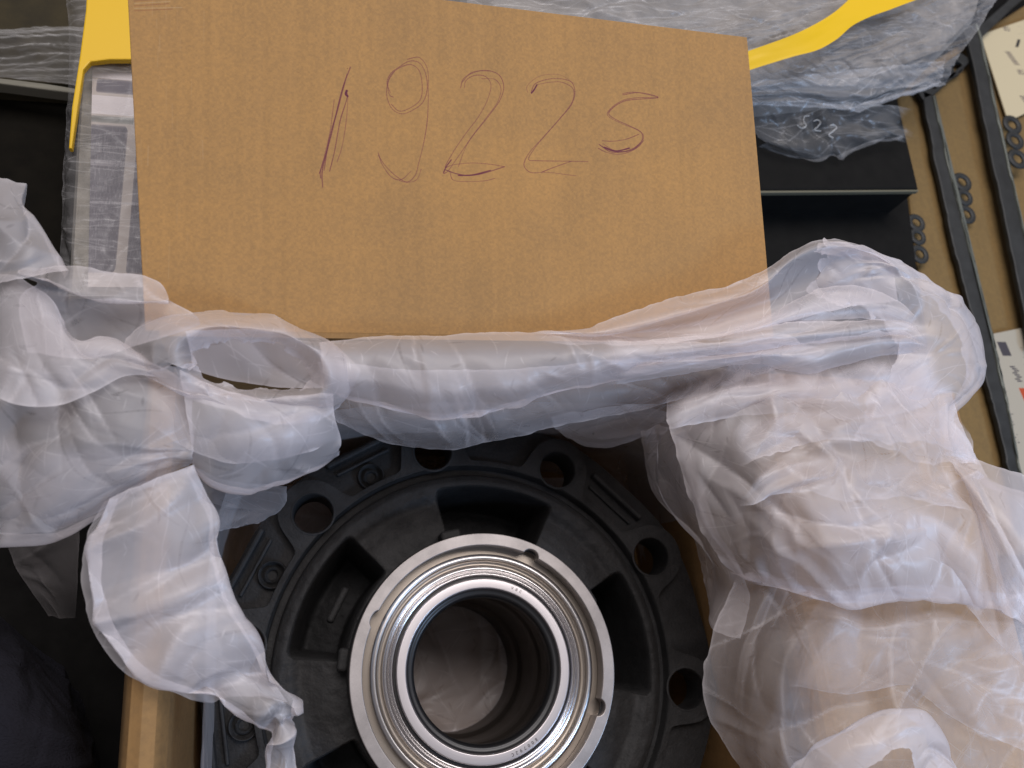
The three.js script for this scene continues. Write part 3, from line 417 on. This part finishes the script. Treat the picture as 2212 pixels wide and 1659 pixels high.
  F_('lining', [[[1190, 900, .235], [1300, 880, .24], [1420, 870, .245], [1480, 880, .25]], [[1195, 920, .21], [1290, 930, .21], [1380, 920, .215], [1460, 910, .235]], [[1215, 940, .195], [1262, 965, .185], [1300, 972, .183], [1385, 948, .19], [1440, 930, .22]]], {}, M.filmThin);
  // left side
  F_('crumpled_film', [[[-40, 380, .25], [0, 384, .252], [55, 400, .25]], [[-40, 440, .262], [20, 450, .266], [52, 440, .26]], [[-40, 500, .268], [40, 510, .27], [92, 492, .262]], [[-40, 560, .268], [50, 560, .272], [118, 540, .264]], [[-40, 620, .265], [50, 600, .272], [145, 582, .266]]], { tuck: 'r' });
  F_('crumpled_film', [[[50, 578, .268], [140, 573, .27], [250, 588, .272], [332, 604, .272], [362, 640, .272]], [[40, 592, .272], [110, 612, .276], [180, 640, .278], [260, 650, .278], [364, 654, .276]], [[80, 612, .266], [150, 632, .267], [220, 642, .268], [362, 650, .268]], [[40, 640, .262], [180, 670, .264], [340, 690, .266], [425, 682, .266]], [[60, 760, .256], [200, 775, .258], [300, 745, .262], [430, 700, .262]]], { frill: .0006, thick: .6 });
  F_('crumpled_film', [[[-30, 590, .25], [40, 600, .262], [110, 650, .264], [165, 738, .262], [215, 728, .262], [270, 742, .262], [300, 780, .262]], [[-30, 700, .252], [60, 720, .264], [140, 780, .268], [220, 800, .27], [300, 810, .268], [380, 810, .266]], [[-30, 800, .254], [80, 810, .266], [170, 850, .27], [250, 870, .27], [330, 855, .27], [412, 850, .268]], [[-30, 900, .252], [90, 920, .264], [200, 930, .268], [300, 930, .27], [380, 930, .268], [420, 930, .264]], [[-30, 1010, .248], [90, 1010, .26], [210, 1010, .264], [320, 985, .266], [418, 975, .262]], [[-30, 1090, .24], [80, 1090, .25], [190, 1065, .257], [300, 1025, .262], [416, 990, .258]], [[-30, 1150, .23], [60, 1155, .236], [110, 1150, .24], [200, 1110, .246], [300, 1050, .252], [416, 1000, .252]]], { frill: .0006, slope: .2, size: [.02, .07], wave: .0015, dens: .9, thick: .6 });
  pleat('crumpled_film', [[-30, 585], [40, 596], [110, 646], [165, 735], [215, 727], [270, 738], [310, 750]], [[-30, 850], [60, 880], [137, 873], [203, 846], [273, 811], [344, 815], [400, 822]], [.266, .272], [.273, .276], .004, { slope: .22, size: [.015, .05], thick: .62, wave: .001, frill: .0004, fade: 'tlr' });
  pleat('crumpled_film', [[-30, 925], [100, 945], [250, 958], [330, 962], [420, 968]], [[-30, 1178], [60, 1182], [110, 1176], [200, 1130], [300, 1062], [418, 1010]], [.262, .270], [.228, .254], .003, { slope: .2, size: [.02, .06], thick: .62, wave: .0011, frill: .0004, dir: .05, spread: 1.6, tuck: 'b', fade: 'tlr' });
  pleat('crumpled_film', [[330, 815], [420, 850], [520, 880], [600, 890], [700, 860]], [[300, 900], [440, 985], [540, 1000], [640, 985], [722, 950]], [.272, .262], [.268, .252], .004, { slope: .24, size: [.012, .04], thick: .5, wave: .002, frill: .0008, fade: 'tlr' });
  F_('crumpled_film', [[[390, 800, .27], [480, 840, .27], [570, 860, .268], [660, 850, .266], [720, 850, .262]], [[400, 860, .272], [480, 885, .274], [580, 895, .272], [670, 890, .268], [725, 900, .26]], [[410, 930, .268], [490, 945, .27], [590, 950, .268], [680, 940, .26], [735, 945, .25]], [[415, 985, .258], [480, 1010, .256], [560, 1020, .252], [650, 1000, .248], [730, 972, .244]], [[415, 1008, .25], [460, 1048, .245], [530, 1065, .24], [620, 1040, .238], [700, 1002, .238], [732, 975, .238]]], { tuck: 'b', frill: .0006, slope: .24, size: [.015, .05], wave: .002 });
  // torn opening: a collar round the hole, with the layer behind it
  F_('torn_opening', [
    [[425, 790, .270], [421, 760, .272], [455, 745, .272], [520, 738, .272], [600, 745, .272], [648, 772, .27], [668, 806, .268], [664, 834, .264], [610, 840, .262], [550, 840, .262], [480, 828, .264], [440, 812, .267], [425, 790, .270]],
    [[385, 790, .284], [380, 745, .287], [430, 712, .287], [520, 708, .287], [620, 725, .286], [690, 765, .284], [712, 810, .28], [705, 845, .274], [640, 862, .27], [560, 865, .27], [480, 855, .273], [410, 822, .278], [385, 790, .284]],
    [[330, 800, .278], [315, 735, .28], [380, 692, .278], [470, 684, .276], [560, 690, .276], [650, 712, .274], [725, 750, .274], [755, 810, .27], [740, 865, .264], [690, 885, .262], [570, 895, .264], [470, 880, .268], [380, 845, .274], [330, 800, .278]],
    [[285, 800, .268], [268, 738, .268], [335, 690, .262], [425, 674, .26], [525, 676, .258], [625, 700, .256], [705, 734, .256], [775, 800, .256], [752, 860, .252], [690, 905, .255], [620, 922, .262], [560, 912, .268], [449, 862, .276], [350, 828, .276], [285, 800, .268]]], { nc: 30, frill: .0018, slope: .24, size: [.01, .035] });
  F_('torn_opening', [[[400, 715, .262], [500, 710, .262], [600, 720, .262], [700, 760, .262]], [[410, 752, .258], [500, 765, .258], [600, 785, .258], [700, 805, .258]], [[415, 800, .255], [500, 822, .255], [600, 836, .255], [700, 838, .255]]], { frill: .0004 });
  F_('lining', [[[10, 1170, .13], [90, 1160, .14], [172, 1140, .15]], [[50, 1250, .12], [110, 1250, .125], [168, 1250, .13]], [[105, 1330, .11], [135, 1335, .11], [162, 1335, .112]]], { thick: .24, slope: .2, frill: .0004, hem: .3 }, M.filmThin);
  // strip hanging into the box
  const strip = (dx, dy, dh) => [[[235, 1080, .245], [320, 1040, .2505], [415, 1005, .25]], [[200, 1150, .24], [330, 1130, .246], [470, 1110, .24]], [[190, 1215, .238], [330, 1190, .2425], [474, 1165, .235]], [[195, 1300, .235], [340, 1260, .239], [487, 1240, .23]], [[216, 1362, .23], [370, 1330, .2335], [522, 1330, .225]], [[285, 1450, .225], [420, 1410, .229], [570, 1400, .22]], [[380, 1492, .22], [490, 1460, .223], [600, 1465, .215]], [[455, 1512, .215], [550, 1500, .217], [634, 1515, .21]], [[530, 1555, .208], [590, 1550, .215], [636, 1545, .205]], [[590, 1590, .2], [612, 1585, .206], [630, 1570, .2]], [[580, 1640, .196], [615, 1640, .202], [642, 1640, .196]], [[570, 1700, .192], [615, 1700, .198], [655, 1700, .192]]].map(r => r.map(p => [p[0] + dx, p[1] + dy, p[2] + dh]));
  F_('hanging_strip', strip(0, 0, .012), { tuck: 'lr', frill: .0006, dir: -.25, spread: .7, slope: .34, size: [.02, .06], thick: .78, dens: 1.5, drop: .003 });
  F_('hanging_strip', strip(-12, 4, .002).slice(0, 8), { frill: .0006 }, M.filmThin);
  F_('lining', [[[400, 1000, .22], [500, 1040, .2], [620, 1050, .18]], [[440, 1080, .18], [520, 1090, .165], [610, 1100, .155]], [[465, 1150, .165], [510, 1140, .155], [560, 1130, .15]]], {}, M.filmThin);
}

// ---------- wrapped parcels behind the box ----------
function solid(pix, y, bottom, r) { return worldUV(plate(pix, y, y - bottom, r)); }
{
  const p = thing('wrapped_parcel', 'stretch-wrapped parcel with yellow tape and dark printed panel at the left edge of the flap', 'parcel');
  part(p, 'carton', solid([[172, -80], [560, -80], [560, 640], [130, 640], [150, 300], [160, 150]], .205, .01, .014), new THREE.MeshStandardMaterial({ color: lin(.36, .33, .28), roughness: .6, map: gritCol }));
  part(p, 'yellow_tape', worldUV(plate([[190, -80], [560, -80], [560, 128], [235, 128], [195, 133], [180, 150], [168, 230], [155, 320], [148, 320], [155, 230], [172, 120], [185, 20]], .2175, .004, .0008)), M.yellow);
  const panel = canvasTex(256, 1024, (c, w, h) => { c.fillStyle = 'rgb(176,166,160)'; c.fillRect(0, 0, w, h); const soft = (x, y, ww, hh, col) => { for (let q = 0; q < 5; q++) { c.fillStyle = col; c.globalAlpha = .38; c.beginPath(); c.roundRect(x + q * 2, y + q * 3, ww, hh - q * 6, 14); c.fill(); } c.globalAlpha = 1; }; c.fillStyle = 'rgb(205,198,200)'; c.fillRect(0, 30, w, 50); c.fillRect(0, 165, w, 90); soft(34, 82, w, 70, 'rgb(66,62,78)'); soft(20, 262, w, 34, 'rgb(86,88,82)'); soft(26, 305, w - 60, 660, 'rgb(78,72,84)'); c.fillStyle = 'rgba(190,186,190,.5)'; c.fillRect(0, 470, w, 26); c.fillRect(0, 655, w, 12);
    for (let q = 0; q < 900; q++) { c.fillStyle = `rgba(${rnd() < .5 ? '165,160,166' : '38,36,48'},.22)`; c.fillRect(26 + rr(0, 200), rr(310, 960), rr(2, 8), rr(2, 26)); } });
  const g = plate([[200, 132], [420, 132], [420, 620], [190, 620]], .2075, .003); const pp = g.attributes.position, uv = g.attributes.uv, a = at(200, 132, .2075), b = at(300, 132, .2075), c = at(195, 620, .2075);
  for (let i = 0; i < pp.count; i++) uv.setXY(i, (pp.getX(i) - a.x) / (b.x - a.x), 1 - (pp.getZ(i) - a.z) / (c.z - a.z));
  part(p, 'printed_panel', g, new THREE.MeshStandardMaterial({ map: panel, roughness: .5 }));
  part(p, 'stretch_film', film([[[140, -60, .205], [175, -60, .212], [330, -60, .213]], [[150, 100, .203], [175, 100, .212], [330, 100, .213]], [[142, 300, .202], [165, 300, .212], [330, 300, .213]], [[132, 480, .2], [155, 480, .212], [330, 480, .213]], [[125, 640, .2], [150, 640, .212], [330, 640, .213]]], { dens: 4, slope: .3, thick: .42, size: [.006, .03], gather: { n: 9, a: .0006 }, frill: .0002 }), M.wrap);
}
{
  const p = thing('wrapped_bundle', 'bundle in crumpled clear stretch film with a yellow band, behind the right of the flap', 'bundle');
  part(p, 'carton', solid([[1000, -140], [2160, -140], [2120, 30], [2040, 110], [1900, 165], [1640, 190], [1000, 190]], .2, .01, .012), new THREE.MeshStandardMaterial({ color: lin(.26, .235, .21), roughness: .7, map: gritCol }));
  part(p, 'yellow_band', film([[[1500, 150, .224], [1628, 106, .231], [1720, 72, .236], [1800, 28, .236], [1860, -30, .234], [1900, -80, .232]], [[1500, 190, .222], [1630, 148, .226], [1700, 126, .230], [1785, 100, .232], [1850, 50, .233], [1930, 18, .232], [2060, -30, .228]]], { frill: 0, dens: 0, wave: .0004 }), M.yellow);
  part(p, 'stretch_film', film([[[940, -120, .215], [1300, -120, .225], [1700, -120, .228], [2000, -120, .225], [2230, -120, .2]], [[940, -40, .215], [1300, -20, .226], [1640, -10, .23], [1900, -20, .226], [2170, -30, .2]], [[1000, 60, .215], [1350, 60, .225], [1620, 50, .23], [1850, 40, .226], [2135, 30, .2]], [[1100, 130, .213], [1400, 130, .222], [1640, 90, .228], [1850, 90, .224], [2095, 90, .2]], [[1200, 180, .21], [1450, 170, .218], [1650, 150, .215], [1880, 130, .22], [2060, 140, .2]], [[1300, 230, .205], [1500, 215, .205], [1660, 200, .2], [1900, 190, .205], [2040, 185, .19]]], { frill: .0015, dens: 3, slope: .4, size: [.006, .03], dir: .15, spread: 1.6, thick: .6, wave: .003 }), M.wrap);
  part(p, 'stretch_film', film([[[1600, 180, .2], [1720, 165, .205], [1850, 150, .208], [1960, 140, .206], [2040, 130, .2]], [[1600, 205, .195], [1720, 200, .2], [1850, 205, .202], [1930, 190, .202], [2035, 160, .196]], [[1600, 222, .19], [1740, 226, .192], [1870, 232, .192], [1940, 205, .192], [2030, 180, .19]]], { frill: .001, tuck: 'b', dens: 3, slope: .45, size: [.006, .03], dir: 0, spread: 1, gather: { n: 5, a: .004 } }), M.wrap);
  part(p, 'loose_film', film([[[1610, 215, .19], [1760, 220, .195], [1900, 225, .195], [1975, 235, .19]], [[1620, 265, .18], [1740, 270, .183], [1860, 265, .186], [1950, 262, .184]], [[1640, 300, .176], [1710, 315, .178], [1830, 300, .18], [1975, 285, .178]], [[1655, 306, .174], [1700, 325, .172], [1768, 346, .17], [1850, 322, .172], [1880, 305, .174], [1980, 300, .172]]], { tuck: 'b', fade: 'r', dens: 2, slope: .35 }), M.wrapClear);
}
// pen-marked black trays under the loose film
{
  const t1 = thing('black_tray', 'flat black tray with white handwritten digits under loose clear film, right of the flap', 'tray');
  part(t1, 'tray_top', solid([[1500, 150], [1935, 195], [1985, 408], [1500, 412]], .165, .06, .002), M.black);
  part(t1, 'tray_edge', worldUV(plate([[1500, 412.5], [1985, 409.5], [1984, 413.5], [1500, 418]], .1645, .004, .0005)), new THREE.MeshStandardMaterial({ color: lin(.13, .12, .08), roughness: .8 }));
  const g = []; const st = (pts) => g.push(new THREE.TubeGeometry(new THREE.CatmullRomCurve3(pts.map(q => at(q[0], q[1], .1662)), false, 'centripetal'), 24, .0005, 5));
  st([[1748, 250], [1738, 252], [1736, 262], [1741, 270], [1737, 276], [1729, 276], [1722, 270]]);
  st([[1757, 262], [1766, 259], [1772, 264], [1767, 273], [1759, 281], [1773, 283]]);
  st([[1793, 271], [1801, 270], [1807, 275], [1799, 284], [1790, 292], [1800, 298]]);
  part(t1, 'handwriting', mergeGeometries(g), new THREE.MeshStandardMaterial({ color: lin(.6, .6, .58), roughness: .6 }), 'white digits written upside down');
  const t2 = thing('black_tray', 'lower black tray below the pen-marked tray, above the white bag', 'tray');
  part(t2, 'tray_top', solid([[1500, 430], [1962, 425], [1990, 640], [1500, 640]], .13, .01, .002), M.black);
}
// cartons with gaskets at the right edge
{
  const carton = thing('carton', 'tan carton under the grey gasket frames at the right edge of the photo', 'carton');
  part(carton, 'lid', solid([[1935, 180], [2330, -60], [2450, 1200], [2060, 1200], [1975, 520]], .11, .005, .003), M.kraftDull);
  const eye = (cx, cy, r, y) => { const p = at(cx, cy, y), q = at(cx + r, cy, y), R = p.distanceTo(q), g = new THREE.TorusGeometry(R * .72, R * .3, 8, 20); g.rotateX(Math.PI / 2); g.scale(1, .5, 1); g.translate(p.x, y - .001, p.z); return g; };
  const rough = (pts, sd) => { const o = []; for (let i = 0; i + 1 < pts.length; i++) for (let k = 0; k < 14; k++) { const t = k / 14, x = pts[i][0] + (pts[i + 1][0] - pts[i][0]) * t, y = pts[i][1] + (pts[i + 1][1] - pts[i][1]) * t; o.push([x + (fbm(y * .035, sd, 7, 3) - .5) * 7, y]); } o.push(pts[pts.length - 1]); return o; };
  const rail = (L0, R0, y) => { const L = rough(L0, 1.3 + y * 100), Rr = rough(R0, 1.3 + y * 100 + (L0[0][0] > R0[0][0] - 8 ? 4 : 9)); return railPlate(L, Rr, y); };
  const railPlate = (L, Rr, y) => worldUV(plate([...L, ...[...Rr].reverse()], y, .005, .0012));
  const gasket = (name, label, L, R, hi, bar, eyes, y, barHoles) => {
    const t = thing(name, label, 'gasket', [0, 0, 0]);
    part(t, 'rail', rail(L, R, y), M.gasket);
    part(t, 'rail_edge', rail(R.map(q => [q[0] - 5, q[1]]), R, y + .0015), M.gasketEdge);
    if (bar) part(t, 'crossbar', worldUV(plate(bar, y, .005, .001, barHoles || [])), M.gasket);
    for (const [ex, ey, er] of eyes) part(t, 'eyelet', eye(ex, ey, er, y), M.gasket);
    return t;
  };
  const circ = (x, y, a, b) => Array.from({ length: 14 }, (_, i) => [x + a * Math.cos(-i / 14 * 6.283), y + b * Math.sin(-i / 14 * 6.283)]);
  gasket('gasket', 'grey gasket frame nearer the black trays, with looped eyelets along its long rail', [[1992, 195], [2030, 400], [2071, 573], [2112, 730], [2138, 850], [2178, 1010], [2210, 1150]], [[2021, 205], [2062, 395], [2104, 553], [2146, 720], [2175, 850], [2206, 1010], [2240, 1150]], 0,
    [[1975, 185], [2075, 112], [2100, 130], [2018, 205], [1995, 215]], [[2080, 392, 19], [2085, 425, 17], [2089, 462, 19], [1981, 480, 18], [1984, 510, 17], [1988, 548, 19]], .118, [circ(2018, 180, 9, 11), circ(2070, 145, 10, 12)]);
  gasket('gasket', 'grey gasket frame around the white label in the upper right corner', [[2080, 60], [2097, 110], [2140, 330], [2187, 553], [2230, 760]], [[2112, 50], [2122, 80], [2168, 290], [2214, 490], [2262, 700]], 0,
    [[2104, 66], [2175, 4], [2200, -25], [2220, -10], [2190, 15], [2122, 80]], [[2188, 268, 19], [2194, 302, 18], [2200, 342, 20]], .122);
  const lab = (name, label, pix, y, draw) => { const t = thing(name, label, 'label'); const s = at(pix[0][0], pix[0][1], y), e = at(pix[2][0], pix[2][1], y), g = plate(pix, y, .0012), P = g.attributes.position, U = g.attributes.uv; for (let i = 0; i < P.count; i++) U.setXY(i, (P.getX(i) - s.x) / (e.x - s.x), 1 - (P.getZ(i) - s.z) / (e.z - s.z)); part(t, 'printed_sheet', g, new THREE.MeshStandardMaterial({ map: canvasTex(512, 1024, draw), roughness: .6 })); };
  lab('paper_label', 'cream paper label with a black stroke and small printed marks, in the upper right corner', [[2118, 75], [2280, 20], [2330, 190], [2178, 262]], .1145, (c, w, h) => {
    c.fillStyle = 'rgb(196,183,150)'; c.fillRect(0, 0, w, h); c.fillStyle = 'rgb(40,38,38)'; c.save(); c.translate(225, 60); c.rotate(.16); c.fillRect(-8, -200, 18, 340); c.restore();
    c.fillStyle = 'rgb(85,74,76)'; for (let q = 0; q < 12; q++) c.fillRect(118 + q * 3, 330 + q * 26, 34, 14); for (let q = 0; q < 40; q++) c.fillRect(150 + rr(0, 46), 735 + rr(0, 110), 9, 9); for (let q = 0; q < 60; q++) { c.fillStyle = `rgba(90,82,80,${rr(.2, .7)})`; c.fillRect(rr(240, 500), rr(120, 950), rr(6, 30), 6); } });
  lab('paper_label', 'grey paper label with an orange stripe at the right edge beside the bag', [[2140, 722], [2300, 690], [2390, 1010], [2205, 1030]], .1145, (c, w, h) => {
    c.fillStyle = 'rgb(165,158,142)'; c.fillRect(0, 0, w, h); c.save(); c.transform(1, 0, .12, 1, 0, 0); c.fillStyle = 'rgb(172,66,26)'; c.fillRect(35, 420, 56, 420); c.fillStyle = 'rgb(60,56,62)'; c.fillRect(20, 60, 60, 110); for (let q = 0; q < 8; q++) c.fillRect(36 + (q % 3) * 8, 250 + q * 16, 34, 10); for (let q = 0; q < 150; q++) { c.fillStyle = `rgba(60,56,60,${rr(.2, .8)})`; c.fillRect(rr(130, 480), 100 + Math.floor(rr(0, 44)) * 19, rr(4, 16), 7); } c.restore(); });
}
// ---------- dark goods on the left ----------
{
  const a = thing('dark_carton', 'dark olive carton in the upper left corner wrapped in dark wrinkled film', 'carton');
  part(a, 'carton', solid([[-200, -160], [205, -160], [190, 170], [180, 185], [-200, 160]], .13, .01, .004), new THREE.MeshStandardMaterial({ color: lin(.04, .03, .010), roughness: .85, map: gritCol }));
  part(a, 'light_edge', worldUV(plate([[-200, 150], [0, 168], [100, 180], [178, 193], [178, 203], [90, 192], [0, 180], [-200, 162]], .133, .01, .001)), M.edge);
  part(a, 'stretch_film', film([[[-100, 60, .134], [60, 58, .136], [190, 60, .134]], [[-100, 110, .134], [60, 110, .137], [188, 115, .134]], [[-100, 165, .134], [60, 172, .136], [182, 186, .134]]], { gather: { n: 7, a: .004 }, dens: 2, dir: 0, spread: .5, slope: .4 }), M.wrapClear);
  const b = thing('dark_carton', 'nearly black carton left of the wrapped parcel, behind the bag', 'carton');
  part(b, 'carton', solid([[-200, 190], [175, 215], [150, 640], [-200, 640]], .11, .01, .004), new THREE.MeshPhysicalMaterial({ specularIntensity: .3, color: lin(.009, .0075, .005), roughness: .9, map: gritCol }));
  const cloth = thing('dark_cloth', 'dark navy cloth bundle in the lower left corner beside the box', 'cloth');
  part(cloth, 'folded_cloth', film([[[-260, 1270, .04], [-60, 1300, .05], [40, 1370, .03], [110, 1450, .02]], [[-260, 1330, .12], [-60, 1340, .13], [70, 1410, .11], [170, 1500, .06]], [[-260, 1450, .15], [-60, 1450, .16], [110, 1500, .14], [195, 1570, .07]], [[-260, 1600, .16], [-60, 1600, .17], [140, 1620, .15], [215, 1650, .07]], [[-260, 1800, .15], [-60, 1800, .16], [150, 1800, .14], [225, 1800, .06]]], {}), M.cloth);
}
renderer.render(scene, camera);
